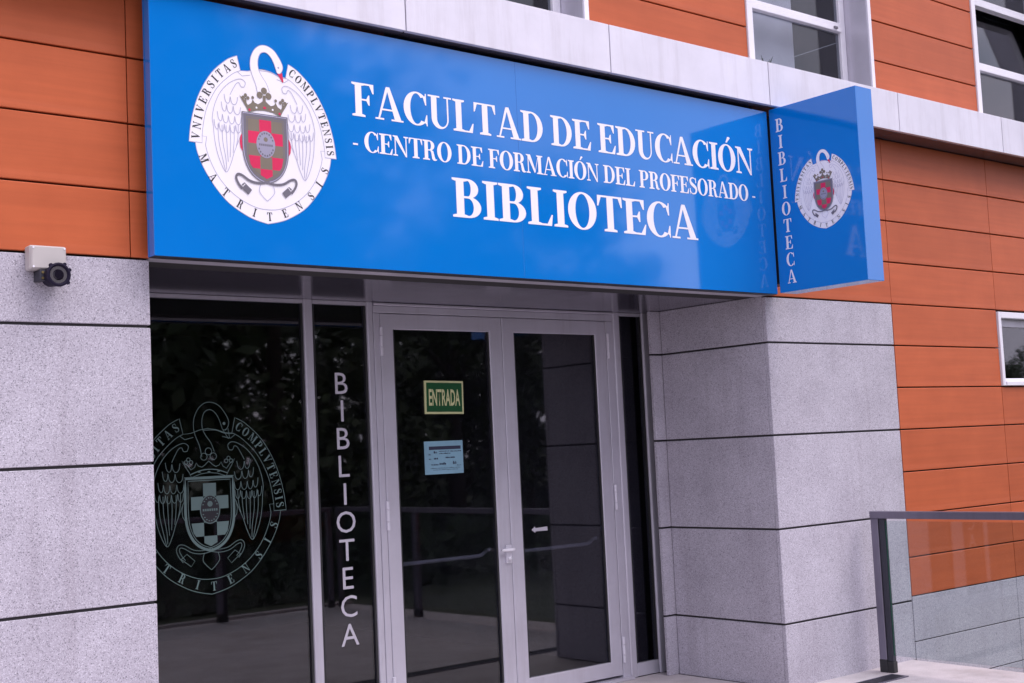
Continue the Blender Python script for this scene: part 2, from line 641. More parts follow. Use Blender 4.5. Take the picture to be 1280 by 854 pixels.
# ------------------------------------------------------------------ the crest (height 1, base point at the origin)
CR = dict(
    field=[(0.005,0.863),(-0.047,0.855),(-0.096,0.839),(-0.14,0.835),(-0.159,0.916),(-0.196,0.899),(-0.23,0.877),(-0.299,0.815),(-0.353,0.741),(-0.398,0.653),(-0.427,0.566),(-0.444,0.491),(-0.454,0.408),(-0.418,0.407),(-0.41,0.362),(-0.386,0.298),(-0.345,0.226),(-0.292,0.156),(-0.228,0.094),(-0.136,0.04),(-0.069,0.015),(0,0)],
    banner_in=[(-0.14,0.835),(-0.178,0.817),(-0.227,0.778),(-0.282,0.721),(-0.323,0.653),(-0.351,0.588),(-0.369,0.513),(-0.378,0.445)],
    banner_end=[(-0.454,0.408),(-0.379,0.408),(-0.378,0.445),(-0.352,0.444),(-0.36,0.398)],
    rim_in=[(-0.36,0.398),(-0.346,0.345),(-0.309,0.264),(-0.252,0.19),(-0.174,0.129),(-0.08,0.088),(0,0.078)],
    neck=[(-0.038,0.715),(-0.05,0.773),(-0.072,0.826),(-0.081,0.869),(-0.077,0.916),(-0.057,0.96),(-0.029,0.988),(0.001,1),(0.037,0.997),(0.072,0.978),(0.099,0.945),(0.116,0.916),(0.123,0.891),(0.116,0.867),(0.1,0.852),(0.086,0.856),(0.078,0.877),(0.07,0.901),(0.053,0.934),(0.03,0.956),(0.007,0.961),(-0.015,0.95),(-0.028,0.925),(-0.033,0.893),(-0.029,0.858),(-0.011,0.823),(0.016,0.786),(0.034,0.74)],
    beak=[(0.087,0.853),(0.103,0.851),(0.117,0.86),(0.125,0.81),(0.118,0.805),(0.105,0.825)],
    rib=[(-0.158,0.826),(-0.131,0.807),(-0.083,0.818)],
    rib2=[(-0.024,0.853),(0.043,0.853),(0.099,0.834),(0.142,0.832)],
    crown=[(0,0.631),(-0.048,0.626),(-0.099,0.609),(-0.112,0.635),(-0.132,0.665),(-0.152,0.699),(-0.122,0.675),(-0.102,0.649),(-0.081,0.662),(-0.071,0.684),(-0.06,0.668),(-0.04,0.661),(-0.022,0.672),(-0.009,0.684),(0,0.691)],
    shield=[(-0.142,0.610),(-0.144,0.429),(-0.133,0.343),(-0.101,0.278),(-0.054,0.239),(0,0.22)],
    inner=[(-0.106,0.576),(-0.107,0.371),(-0.097,0.322),(-0.067,0.282),(0,0.248)],
    side=[(-0.143,0.489),(-0.153,0.471),(-0.158,0.44),(-0.154,0.409),(-0.143,0.389)],
    rope=[(0.001,0.23),(-0.048,0.221),(-0.103,0.229),(-0.149,0.255),(-0.176,0.259),(-0.186,0.239),(-0.174,0.209),(-0.152,0.181)],
    tassel=[(-0.169,0.194),(-0.137,0.217),(-0.093,0.179),(-0.115,0.152)],
    tail=[(-0.039,0.214),(-0.047,0.178),(-0.026,0.149),(0,0.126)],
    w1=[(-0.12,0.746),(-0.113,0.772),(-0.136,0.788),(-0.173,0.779),(-0.221,0.748),(-0.269,0.692),(-0.3,0.626),(-0.316,0.556),(-0.312,0.51),(-0.304,0.423),(-0.284,0.339),(-0.245,0.264),(-0.215,0.31),(-0.193,0.374),(-0.171,0.426),(-0.149,0.478)],
    w2=[(-0.12,0.746),(-0.14,0.746),(-0.15,0.765),(-0.167,0.76),(-0.188,0.728),(-0.207,0.692)],
    f1=[(-0.284,0.523),(-0.281,0.426),(-0.261,0.33),(-0.245,0.264)],
    f2=[(-0.26,0.52),(-0.258,0.428),(-0.243,0.338),(-0.24,0.277)],
    f3=[(-0.236,0.52),(-0.234,0.419),(-0.229,0.321)],
    f4=[(-0.212,0.52),(-0.212,0.434),(-0.217,0.347)],
    f5=[(-0.188,0.523),(-0.19,0.448),(-0.199,0.373)],
    f6=[(-0.163,0.529),(-0.167,0.464),(-0.178,0.413)],
    s1=[(-0.243,0.692),(-0.207,0.682),(-0.162,0.685)],
    s2=[(-0.261,0.647),(-0.23,0.635),(-0.191,0.632),(-0.146,0.63)],
    s3=[(-0.286,0.591),(-0.256,0.579),(-0.221,0.575),(-0.183,0.576),(-0.143,0.576)],
    s4=[(-0.307,0.545),(-0.278,0.53),(-0.247,0.526),(-0.214,0.526),(-0.179,0.529),(-0.147,0.531)],
)
TXT_L = [(-0.418, 0.425), (-0.405, 0.512), (-0.387, 0.587), (-0.357, 0.667), (-0.313, 0.743), (-0.259, 0.808), (-0.170, 0.877)]
TXT_B = [(-0.380, 0.345), (-0.345, 0.268), (-0.290, 0.190), (-0.205, 0.120), (-0.105, 0.066), (0, 0.040)]


def mir(p):
    return [(-a, b) for a, b in p]


def both(p):
    return p + mir(p)[::-1]


_h = CR['field'][:5] + smooth_path(CR['field'][4:13], 3)[1:] + smooth_path(CR['field'][13:], 3)
FIELD = _h[:-1] + mir(_h)[::-1]


def clip(poly, axis, val, keep_less):
    out = []
    for i in range(len(poly)):
        a, b = poly[i], poly[(i + 1) % len(poly)]
        ia = (a[axis] <= val) == keep_less
        ib = (b[axis] <= val) == keep_less
        if ia:
            out.append(a)
        if ia != ib:
            t = (val - a[axis]) / (b[axis] - a[axis])
            out.append((a[0] + (b[0] - a[0]) * t, a[1] + (b[1] - a[1]) * t))
    return out


def along(text, path, size, sx=.88):
    """letters spread along a path; returns one list of outlines per letter"""
    path = smooth_path(path, 6)
    L = [0]
    for a, b in zip(path, path[1:]):
        L.append(L[-1] + math.hypot(b[0] - a[0], b[1] - a[1]))
    adv = [GLYPH[c][0] * sx for c in text]
    gap = (L[-1] / size - sum(adv)) / (len(text) - 1)
    s = 0
    res = []
    for c, w in zip(text, adv):
        mid = (s + w / 2) * size
        k = max(i for i in range(len(L) - 1) if L[i] <= mid + 1e-9)
        t = (mid - L[k]) / (L[k + 1] - L[k])
        a, b = path[k], path[k + 1]
        px, py = a[0] + (b[0] - a[0]) * t, a[1] + (b[1] - a[1]) * t
        a2, b2 = path[max(k - 2, 0)], path[min(k + 3, len(path) - 1)]
        dx, dy = b2[0] - a2[0], b2[1] - a2[1]
        q = math.hypot(dx, dy)
        dx, dy = dx / q, dy / q
        ux, uy = -dy, dx
        res.append([[(px + (x * sx - w / 2) * size * dx + (y - .5) * size * ux, py + (x * sx - w / 2) * size * dy + (y - .5) * size * uy) for x, y in poly] for poly in GLYPH[c][1]])
        s += w + gap
    return res


def wing_lines(f, lw, mi):
    for sgn in (1, -1):
        S = (lambda p: p) if sgn == 1 else mir
        for k in ('w1', 'w2', 'f1', 'f2', 'f3', 'f4', 'f5', 'f6'):
            f.stroke(S(smooth_path(CR[k], 5)), lw, mi)
        for k in ('s1', 's2', 's3', 's4'):
            pts = CR[k]
            for a, b in zip(pts, pts[1:]):
                f.stroke(S([(a[0] + (b[0] - a[0]) * i / 8, a[1] + (b[1] - a[1]) * i / 8 - .044 * math.sqrt(max(0, 1 - (2 * i / 8 - 1) ** 2))) for i in range(9)]), lw, mi)
        f.stroke(S(smooth_path(CR['tail'], 5)), lw, mi)


def rim_lines(f, lw, mi):
    f.stroke(FIELD, lw, mi, True)
    for S in (lambda p: p, mir):
        f.stroke(S(smooth_path(CR['banner_in'], 3)), lw, mi)
        f.stroke(S(CR['banner_end']), lw, mi)
        f.stroke(S(CR['rib']), lw, mi)
    f.stroke(smooth_path(CR['rim_in'] + mir(CR['rim_in'])[::-1][1:], 3), lw, mi)
    f.stroke(smooth_path(CR['rib2'], 4), lw, mi)


def crest_letters(mat, size=.047):
    out = []
    for txt, path in (('VNIVERSITAS', TXT_L), ('COMPLVTENSIS', mir(TXT_L)[::-1]), ('MATRITENSIS', TXT_B + mir(TXT_B)[::-1][1:])):
        for polys in along(txt, path, size):
            f = Flat(.00005)
            for p in polys:
                f.poly(p)
            out.append(f.mesh('letter', [M[mat]]))
    return out


def checker(f, cols, skip=None):
    pan = [(CR['inner'][0][0], .576)] + CR['inner'][1:] + mir(CR['inner'])[::-1][1:]
    xs = [-.107, -.037, .037, .107]
    zs = [.576, .508, .440, .372, .302, .24]
    for i in range(5):
        for j in range(3):
            p = pan
            p = clip(p, 0, xs[j + 1], True)
            p = clip(p, 0, xs[j], False)
            p = clip(p, 1, zs[i], True)
            p = clip(p, 1, zs[i + 1], False)
            c = cols[(i + j) % 2]
            if len(p) > 2 and c is not None:
                f.poly(p, c, depth=f.n_check)


def clover(f, c, r, mi):
    for a in (90, 180, 0):
        f.disc((c[0] + r * .9 * math.cos(R(a)), c[1] + r * .9 * math.sin(R(a))), r * .62, None, mi, 12)
    f.poly([(c[0] - r * .25, c[1]), (c[0] + r * .25, c[1]), (c[0] + r * .35, c[1] - r * 1.9), (c[0] - r * .35, c[1] - r * 1.9)], mi)


def crown_shapes(f, mi, dot):
    f.poly(both(CR['crown']), mi)
    clover(f, (0, .715), .030, mi)
    for s in (-1, 1):
        clover(f, (s * .115, .688), .016, mi)
        f.disc((s * .071, .695), .0085, None, mi, 12)
        f.disc((s * .05, .641), .006, None, dot[1], 10)
        f.disc((s * .093, .624), .007, None, dot[0], 10)
    f.disc((0, .646), .010, .007, dot[0], 12)


_crest_meshes = {}


def crest_print(parent, loc, H, rot=0.):
    """full-colour crest as parts; loc = world place of its lowest point"""
    if not _crest_meshes:
        def fl():
            return Flat(.00004)
        f = fl()
        f.poly(FIELD)
        _crest_meshes['crest'] = (f.mesh('crest', [M['vinyl']]), 0)
        f = fl()
        rim_lines(f, .0035, 0)
        _crest_meshes['border_line'] = (f.mesh('border', [M['line']]), .0004)
        f = fl()
        f.poly(smooth_path(CR['neck'], 3))
        f.stroke(smooth_path(CR['neck'], 3), .0035, 1)
        f.disc((.095, .886), .006, None, 1, 10)
        _crest_meshes['swan_neck'] = (f.mesh('neck', [M['vinyl'], M['line']]), .0014)
        f = fl()
        f.poly(CR['beak'])
        _crest_meshes['beak'] = (f.mesh('beak', [M['red']]), .0018)
        f = fl()
        wing_lines(f, .0032, 0)
        _crest_meshes['wing'] = (f.mesh('wing', [M['line']]), .0012)
        f = fl()
        crown_shapes(f, 0, (1, 2))
        _crest_meshes['crown'] = (f.mesh('crown', [M['tan'], M['red'], M['vinyl']]), .0024)
        f = fl()
        for S in (lambda p: p, mir):
            f.poly(S(CR['side']), 1)
        sh = [(CR['shield'][0][0], .610)] + smooth_path(CR['shield'], 3)[1:]
        f.poly(sh + mir(sh)[::-1][1:], 0)
        inn = [(a * 1.06, (b - .42) * 1.05 + .42) for a, b in both(CR['inner'])]
        f.stroke(inn, .006, 2, True)
        f.stroke([(a * .95, (b - .42) * .965 + .42) for a, b in sh + mir(sh)[::-1][1:]], .004, 4, True)
        f.n_check = f.n * f.step + .0002
        checker(f, (2, 1))
        _crest_meshes['shield'] = (f.mesh('shield', [M['gry'], M['red'], M['tan'], M['medal'], M['line']]), .0030)
        f = fl()
        f.disc((0, .440), .058, .076, 0, 28)
        f.disc((0, .468), .013, None, 1, 14)
        for z, n_, w in ((.438, 7, .009), ):
            for i in range(n_):
                f.poly(rc(-.042 + i * .0125, z - .007, -.042 + i * .0125 + w, z + .005), 2)
        for a0, a1, rx, ry in ((25, 155, .047, .063), (205, 335, .047, .063)):
            for i in range(8):
                a = a0 + (a1 - a0) * i / 7
                f.disc((rx * math.cos(R(a)), .44 + ry * math.sin(R(a))), .005, .006, 2, 6)
        _crest_meshes['medallion'] = (f.mesh('medallion', [M['medal'], M['tan'], M['gry']]), .0040)
        f = fl()
        for S in (lambda p: p, mir):
            f.stroke(S(smooth_path(CR['rope'], 4)), .013, 0)
            f.poly(S(CR['tassel']), 0)
            f.stroke(S([(-.158, .205), (-.148, .193), (-.133, .21)]), .004, 1)
        _crest_meshes['rope'] = (f.mesh('rope', [M['gry'], M['vinyl']]), .0036)
        for i, me_ in enumerate(crest_letters('black')):
            _crest_meshes['letter', i] = (me_, .0009)
    top = None
    nrm = Vector((math.sin(rot), -math.cos(rot), 0))
    for nm, (me, d) in _crest_meshes.items():
        o = bpy.data.objects.new(nm if isinstance(nm, str) else nm[0], me)
        o.location = Vector(loc) + nrm * d
        o.rotation_euler = (0, 0, rot)
        o.scale = (H, 1, H)
        # rotated parents are avoided: every piece keeps its own rotation
        col.objects.link(o)
        par = parent if top is None else top
        WORLD[o] = Vector(o.location)
        o.parent = par
        o.matrix_parent_inverse = (Matrix.Translation(-WORLD[parent]) if top is None
                                   else Matrix.LocRotScale(Vector(top.location), top.rotation_euler, top.scale).inverted())
        if top is None:
            top = o
    return top


def crest_etched(loc, H):
    root = empty('window_crest', loc, 'pale green line-drawn university crest on the large dark left pane', 'window decal')

    def put(nm, f, d):
        o = bpy.data.objects.new(nm, f.mesh(nm, [M['etched'], M['black']]))
        o.location = (loc[0], loc[1] - d, loc[2])
        o.scale = (H, 1, H)
        link(o, root)
    f = Flat(.00004)
    rim_lines(f, .0032, 0)
    put('border_line', f, 0)
    f = Flat(.00004)
    f.stroke(smooth_path(CR['neck'], 3), .0032, 0)
    f.stroke(CR['beak'] + CR['beak'][:1], .0030, 0)
    f.disc((.095, .886), .008, None, 0, 10)
    put('swan_neck', f, .0008)
    f = Flat(.00004)
    wing_lines(f, .0032, 0)
    put('wing', f, .0014)
    f = Flat(.00004)
    cw = both(CR['crown'])
    f.stroke(cw, .0032, 0, True)
    for i in range(3):
        c, r = ((0, .715), .030) if i == 0 else (((-1) ** i * .115, .688), .016)
        for a in (90, 180, 0):
            cc = (c[0] + r * .9 * math.cos(R(a)), c[1] + r * .9 * math.sin(R(a)))
            f.stroke(arc(cc[0], cc[1], r * .62, r * .62, 0, 345, 12), .0030, 0, True)
    f.stroke(smooth_path([(-.105, .625), (-.05, .643), (0, .648), (.05, .643), (.105, .625)], 4), .005, 0)
    for u in (-.055, 0, .055):
        f.disc((u, .636), .009, .0032, 0, 10)
    put('crown', f, .0020)
    f = Flat(.00004)
    sh = [(CR['shield'][0][0], .610)] + smooth_path(CR['shield'], 3)[1:]
    sh = sh + mir(sh)[::-1][1:]
    f.stroke(sh, .0032, 0, True)
    f.stroke([(a * .95, (b - .42) * .965 + .42) for a, b in sh], .011, 0, True)
    f.stroke([(a * .85, (b - .42) * .90 + .42) for a, b in sh], .0036, 0, True)
    for S in (lambda p: p, mir):
        f.stroke(S(CR['side']), .0032, 0)
    f.n_check = f.n * f.step + .0002
    checker(f, (None, 0))
    f.n += 12
    f.disc((0, .440), .058, .076, 0, 28)
    f.disc((0, .440), .053, .071, 1, 28)
    f.disc((0, .468), .015, None, 0, 14)
    for i in range(7):
        f.poly(rc(-.042 + i * .0125, .431, -.042 + i * .0125 + .009, .443), 0)
    for a0, a1 in ((25, 155), (205, 335)):
        for i in range(8):
            a = a0 + (a1 - a0) * i / 7
            f.disc((.044 * math.cos(R(a)), .44 + .060 * math.sin(R(a))), .005, .0032, 0, 6)
    put('shield', f, .0026)
    f = Flat(.00004)
    for S in (lambda p: p, mir):
        rp = smooth_path(CR['rope'], 4)
        tmp = Flat()
        tmp.stroke(rp, .016)
        vv = [(v[0], v[2]) for v in tmp.v]
        f.stroke(S(vv[0::2]), .0030, 0)
        f.stroke(S(vv[1::2]), .0030, 0)
        f.stroke(S(CR['tassel'] + CR['tassel'][:1]), .0030, 0)
    put('rope', f, .0032)
    for me_ in crest_letters('etched'):
        o = bpy.data.objects.new('letter', me_)
        o.location = (loc[0], loc[1] - .0006, loc[2])
        o.scale = (H, 1, H)
        link(o, root)
    return root


# ================================================================== GROUND
g = MB()
g.poly([(-400, -400, -.45), (400, -400, -.45), (400, 400, -.45), (-400, 400, -.45)], [(0, 1, 2, 3)])
tag(g.build('ground', [M['soil']]), kind='structure')
g = MB()
# landing in front of the doors; it steps back to the railing on the right
out = [(-10, -9), (1.8, -9), (1.8, -4.62), (5.36, -4.62), (5.56, 0.0), (4.205, 0.0), (4.205, 1.09), (.02, 1.09), (.02, 0.0), (-10, 0.0)]
n = len(out)
vs = [(x, y, 0) for x, y in out] + [(x, y, -.5) for x, y in out]
tri = [tuple(t_) for t_ in tessellate_polygon([[Vector((x, y, 0)) for x, y in out]])]
fs = []
for t_ in tri:
    a, b, c = [Vector((*out[i], 0)) for i in t_]
    fs.append(t_ if (b - a).cross(c - a).z > 0 else (t_[0], t_[2], t_[1]))
g.poly(vs, [list(q) for q in fs] + [[i, n + i, n + (i + 1) % n, (i + 1) % n] for i in range(n)])
tag(g.build('landing', [M['paving']]), kind='structure')
kerb = MB()
kerb.box(1.95, 5.355, -4.72, -4.63, -.45, .03)
tag(kerb.build('kerb', [M['paving']]), kind='structure')

# ================================================================== BUILDING
B = empty('library_building', (2.1, 0, 0), 'library building with orange cladding panels, granite piers and recessed glass entrance', 'building')
Z0, U = 2.5, .30


def slab_stack(part, x0, x1, zs, y0=0., y1=.03, axis='front', gap=.013):
    for za, zb in zip(zs, zs[1:]):
        if axis == 'front':
            box('granite_slab', x0, x1, y0, y1, za + gap / 2, zb - gap / 2, 'granite', part, .0025)
        else:
            box('granite_slab', y0, y1, x0, x1, za + gap / 2, zb - gap / 2, 'granite', part, .0025)


COURSE = [.0, .4, 1.0, 1.6, 2.2, 2.5]
# left pier
core = MB()
core.box(-4.2, -.010, .010, 1.25, -.5, 2.497)
pl = core.build('granite_pier', [M['backing']], B)
slab_stack(pl, -1.4, 0, COURSE)
slab_stack(pl, -2.81, -1.408, COURSE)
slab_stack(pl, -4.2, -2.818, COURSE)
slab_stack(pl, .033, 1.07, COURSE[:-1] + [2.509], -.030, -.001, 'side')
# right pier
core = MB()
core.box(4.222, 5.600, .010, 1.25, -.5, 2.497)
pr = core.build('granite_pier', [M['backing']], B)
slab_stack(pr, 4.212, 5.606, [-.012] + COURSE[1:])
slab_stack(pr, .033, .945, [-.006] + COURSE[1:-1] + [2.509], 4.213, 4.242, 'side')
slab_stack(pr, 4.118, 4.240, [-.006] + COURSE[1:-1] + [2.509], .951, .978)
# plinth on the right
core = MB()
core.box(5.602, 9.8, .010, .24, -.6, .43)
pb = core.build('granite_plinth', [M['backing']], B)
for xa, xb in ((5.614, 7.0), (7.006, 8.40), (8.406, 9.8)):
    for za, zb in ((-.50, -.20), (-.20, .115), (.115, .43)):
        box('granite_slab', xa, xb, 0, .03, za + .004, zb - .004, 'granite', pb, .002)

# cladding: each panel a lapped tray with a flared lower lip
_pan = {}


def panel(part, x0, x1, z0, z1, gap=.009, vg=.0055):
    w, h = x1 - x0 - vg, z1 - z0 - gap
    key = (round(w, 4), round(h, 4))
    if key not in _pan:
        prof = [(.028, -h / 2), (.0005, -h / 2), (-.0012, -h / 2 + .003), (-.0010, -h / 2 + .018), (0, -h / 2 + .040), (0, h / 2 - .004), (.003, h / 2), (.028, h / 2)]
        v = [(s * w / 2, y, z) for s in (-1, 1) for y, z in prof]
        k = len(prof)
        f = [[i, (i + 1) % k, k + (i + 1) % k, k + i][::-1] for i in range(k)] + [list(range(k)), list(range(k, 2 * k))[::-1]]
        _pan[key] = mesh('cladding_panel', v, f, M['orange'])
    o = add('cladding_panel', _pan[key], part, ((x0 + x1) / 2, 0, (z0 + z1) / 2))
    o.rotation_euler = (random.uniform(-.0012, .0012), 0, random.uniform(-.0008, .0008))
    return o


bk = MB()
bk.box(-4.2, 9.8, .033, .24, 2.503, 3.99)
bk.box(5.604, 7.025, .033, .24, .432, 2.500)
bk.box(8.345, 9.8, .033, .24, .432, 2.500)
bk.box(7.026, 8.344, .033, .24, .432, 1.895)
wl = bk.build('cladding_wall', [M['backing']], B)
for xa, xb in ((-4.3, -2.9), (-2.9, -1.49), (-1.49, -.085), (-.085, 1.31), (4.2, 5.61), (5.61, 7.003), (7.003, 8.40), (8.40, 9.8)):
    for k in range(4):
        panel(wl, xa, xb, Z0 + k * U, min(Z0 + (k + 1) * U, 3.70))
for xa, xb in ((5.61, 7.003), (7.003, 8.40), (8.40, 9.8)):
    for k in range(1, 8):
        za, zb = Z0 - k * U, Z0 - (k - 1) * U
        if k == 7:
            za = .43
        if xa == 7.003 and k in (1, 2):
            continue
        panel(wl, xa, xb, za, zb)
# cornice band
core = MB()
core.box(-4.2, 9.8, -.17, .032, 3.712, 3.975)
cn = core.build('cornice', [M['backing']], B)
cj = [-4.34, -2.93, -1.515, -.10, 1.306, 2.731, 4.142, 5.567, 6.95, 8.36, 9.77]
for xa, xb in zip(cj, cj[1:]):
    box('cornice_panel', xa + .0035, xb - .0035, -.2, -.171, 3.703, 3.985, 'cornice', cn, .002)
    box('cornice_cap', xa + .0035, xb - .0035, -.1705, .03, 3.977, 3.992, 'cornice', cn)
    box('cornice_underside', xa + .0035, xb - .0035, -.1705, .03, 3.700, 3.711, 'soffit', cn)
# upper wall
bk = MB()
UP = [(-4.2, -1.43), (-.05, 1.375), (2.765, 4.195), (5.595, 6.965), (8.355, 9.8)]
for xa, xb in UP:
    bk.box(xa, xb, .033, .30, 3.993, 6.0)
bk.box(-4.2, 9.8, .034, .30, 5.602, 6.001)
wu = bk.build('upper_wall', [M['backing']], B)
zz = [3.99, 4.28, 4.58, 4.88, 5.18, 5.48, 5.6]
for xa, xb in UP:
    for za, zb in zip(zz, zz[1:]):
        panel(wu, xa, xb, za, zb)
WINX = [(-1.43, -.05), (1.375, 2.765), (4.195, 5.595), (6.965, 8.355)]


def upper_window(x0, x1, blind=True, open_mid=False):
    w = box('window', x0 + .003, x0 + .060, -.012, .24, 3.994, 5.60, 'white', B, .003)      # left jamb
    box('jamb', x1 - .040, x1 - .003, .001, .24, 3.994, 5.60, 'alu', w, .003)
    box('jamb_trim', x1 - .040, x1 - .003, -.012, 0, 3.994, 5.60, 'white', w, .002)
    box('head', x0 + .061, x1 - .041, -.012, .24, 5.55, 5.60, 'white', w)
    a, b = x0 + .062, x1 - .042
    box('sash_frame', b - .06, b, .19, .238, 3.994, 5.55, 'white', w, .003)
    box('sash_frame', a, a + .03, .19, .238, 3.994, 5.55, 'white', w, .003)
    for z in (4.515, 5.065):
        box('transom', a + .031, b - .061, .175, .238, z, z + .035, 'white', w, .003)
        box('transom', a + .031, b - .061, .185, .238, z + .038, z + .070, 'white', w, .003)
    box('window_latch', b - .16, b - .12, .165, .175, 4.53, 4.545, 'gry', w)
    box('sill_rail', a + .031, b - .061, .18, .238, 3.994, 4.06, 'white', w, .003)
    for za, zb in ((4.062, 4.513), (4.587, 5.063), (5.137, 5.549)):
        p = box('pane', a + .032, b - .062, .212, .218, za, zb, 'wglass', w)
        if open_mid and za > 4.5 and zb < 5.1:
            p.rotation_euler = (R(-9), 0, 0)
            p.location.y += .05
    if blind:
        box('blind', a + .02, a + (b - a) * .66, .33, .335, 4.02, 5.55, 'blind', w)
    return w


upper_window(*WINX[0])
upper_window(*WINX[1])
upper_window(*WINX[2])
w = upper_window(*WINX[3], blind=False, open_mid=True)
box('blind', WINX[3][0] + .08, WINX[3][0] + .62, .33, .335, 4.0, 4.50, 'blind', w)
# small window low on the right
w = box('window', 7.012, 7.052, -.014, .10, 1.905, 2.485, 'white', B, .003)
box('jamb', 8.316, 8.343, -.014, .10, 1.905, 2.485, 'white', w, .003)
box('head', 7.053, 8.315, -.014, .10, 2.437, 2.485, 'white', w, .003)
box('sill', 7.053, 8.315, -.022, .10, 1.905, 1.938, 'white', w, .003)
box('sash_frame', 7.053, 8.315, .03, .09, 1.939, 1.965, 'white', w, .003)
box('sash_frame', 7.053, 8.315, .05, .09, 2.375, 2.436, 'alu', w, .003)
box('sash_frame', 7.053, 7.08, .05, .09, 1.966, 2.374, 'alu', w, .003)
box('pane', 7.081, 8.315, .065, .071, 1.966, 2.374, 'wglass', w)

# rooms behind the glass
rm = MB()
rm.box(-4.2, 9.8, 6.0, 6.1, -.5, 6.0)
rm.box(-4.3, -4.2, .04, 6.1, -.5, 6.0)
rm.box(9.8, 9.9, .04, 6.1, -.5, 6.0)
rm.box(-4.2, 9.8, .25, 6.0, 6.002, 6.10)
rm.box(-4.2, 9.8, .31, 6.0, 3.80, 3.93)
rm.box(-4.2, 9.8, 1.26, 6.0, 2.80, 2.90)
rm.box(-4.2, 9.8, 1.18, 6.0, -.10, -.006)
rm.box(5.62, 5.70, .25, 6.0, -.09, 2.79)
rm.build('interior_room', [M['room']], B)
box('interior_wall', 4.245, 4.34, 1.165, 5.9, .0, 2.79, 'granite', B)

# soffit over the recess
sf = box('soffit', .002, 4.208, .075, 1.25, 2.504, 2.53, 'soffit', B)
box('soffit_lip', .002, 4.208, -.08, .072, 2.500, 2.516, 'alu', sf)

# glazed screen ----------------------------------------------------
GY = 1.10


def post(part, x0, x1, z0=0.004, z1=2.503, y0=1.085, y1=1.15, mat='alu', bev=.012, name='mullion'):
    me_key = (name, x1 - x0, y1 - y0, z1 - z0)
    bm = bmesh.new()
    bmesh.ops.create_cube(bm, size=1)
    bmesh.ops.scale(bm, vec=(x1 - x0, y1 - y0, z1 - z0), verts=bm.verts)
    ed = [e for e in bm.edges if abs(e.verts[0].co.z - e.verts[1].co.z) > .1]
    bmesh.ops.bevel(bm, geom=ed, offset=bev, segments=4, affect='EDGES', profile=.5)
    me = bpy.data.meshes.new(name)
    bm.to_mesh(me)
    bm.free()
    me.materials.append(M[mat])
    for p in me.polygons:
        p.use_smooth = False
    return add(name, me, part, ((x0 + x1) / 2, (y0 + y1) / 2, (z0 + z1) / 2))


scr = post(B, 1.424, 1.486, name='glazed_screen')
post(scr, 1.856, 1.902)
post(scr, 3.892, 3.955)
post(scr, 4.170, 4.238, y0=1.080, bev=.015)
post(scr, .002, .05)
for xa, xb in ((.052, 1.422), (1.488, 1.854), (3.957, 4.168)):
    box('glazing_bead', xa, xb, 1.090, 1.14, 2.482, 2.502, 'alu', scr)
    box('bottom_rail', xa, xb, 1.090, 1.14, .004, .092, 'alu', scr, .003)
    box('pane', xa, xb, 1.108, 1.116, .094, 2.480, 'glass', scr)
    for x_ in (xa, xb - .012):
        box('gasket', x_, x_ + .012, 1.096, 1.107, .094, 2.480, 'shoe', scr)
# door frame
box('door_jamb', 1.904, 1.948, 1.088, 1.14, .004, 2.440, 'alu', scr, .003)
box('door_jamb', 3.820, 3.890, 1.088, 1.14, .004, 2.440, 'alu', scr, .003)
box('door_head', 1.904, 3.890, 1.088, 1.14, 2.442, 2.484, 'alu', scr, .003)
box('head_trim', 1.904, 3.890, 1.078, 1.14, 2.486, 2.502, 'alu', scr, .003)


def hinge(part, x, z):
    h = MB()
    zz_ = z - .088
    for L in (.052, .070, .052):
        h.tube([(x, 1.083, zz_), (x, 1.083, zz_ + .002), (x, 1.083, zz_ + L - .004), (x, 1.083, zz_ + L - .002)], [.009, .0115, .0115, .009], 12)
        zz_ += L
    h.build('hinge', [M['cornice']], part)


def leaf_door(x0, x1, hx, gx0, gx1):
    zb, zt, g0, g1 = .035, 2.438, .132, 2.344
    bm = MB()
    ys, ye = 1.088, 1.135
    ch = .004
    # frame of four members around the glass, chamfered on the outer face
    o = [(x0, zb), (x1, zb), (x1, zt), (x0, zt)]
    i_ = [(gx0, g0), (gx1, g0), (gx1, g1), (gx0, g1)]
    oi = [(x0 + ch, zb + ch), (x1 - ch, zb + ch), (x1 - ch, zt - ch), (x0 + ch, zt - ch)]
    ii = [(gx0 - ch, g0 - ch), (gx1 + ch, g0 - ch), (gx1 + ch, g1 + ch), (gx0 - ch, g1 + ch)]
    v = [(a, ye, b) for a, b in o] + [(a, ys + ch, b) for a, b in o] + [(a, ys, b) for a, b in oi] + [(a, ys, b) for a, b in ii] + [(a, ys + ch, b) for a, b in i_] + [(a, ye, b) for a, b in i_]
    f = []
    for k in range(5):
        for q in range(4):
            r_ = (q + 1) % 4
            f.append([k * 4 + q, k * 4 + r_, (k + 1) * 4 + r_, (k + 1) * 4 + q])
    for q in range(4):
        r_ = (q + 1) % 4
        f.append([20 + q, 20 + r_, r_, q])
    bm.poly(v, f)
    d = bm.build('door', [M['alu']], B)
    box('pane', gx0 + .001, gx1 - .001, 1.108, 1.116, g0 + .001, g1 - .001, 'glass', d)
    for xa in (gx0, gx1 - .012):
        box('gasket', xa, xa + .011, 1.096, 1.106, g0 + .001, g1 - .001, 'shoe', d)
    for z in (2.27, 1.232, .205):
        hinge(d, hx, z)
    # push bar on the inner side, its free end bent back to the leaf
    t_ = MB()
    xa, xb = gx0 - .02, gx1 - .055
    t_.tube([(xa, 1.20, .925), (xb - .02, 1.20, .925), (xb, 1.198, .929), (xb + .014, 1.19, .942), (xb + .020, 1.172, .958), (xb + .022, 1.14, .964)], .0125, 10)
    t_.build('push_bar', [M['cornice']], d, True)
    return d


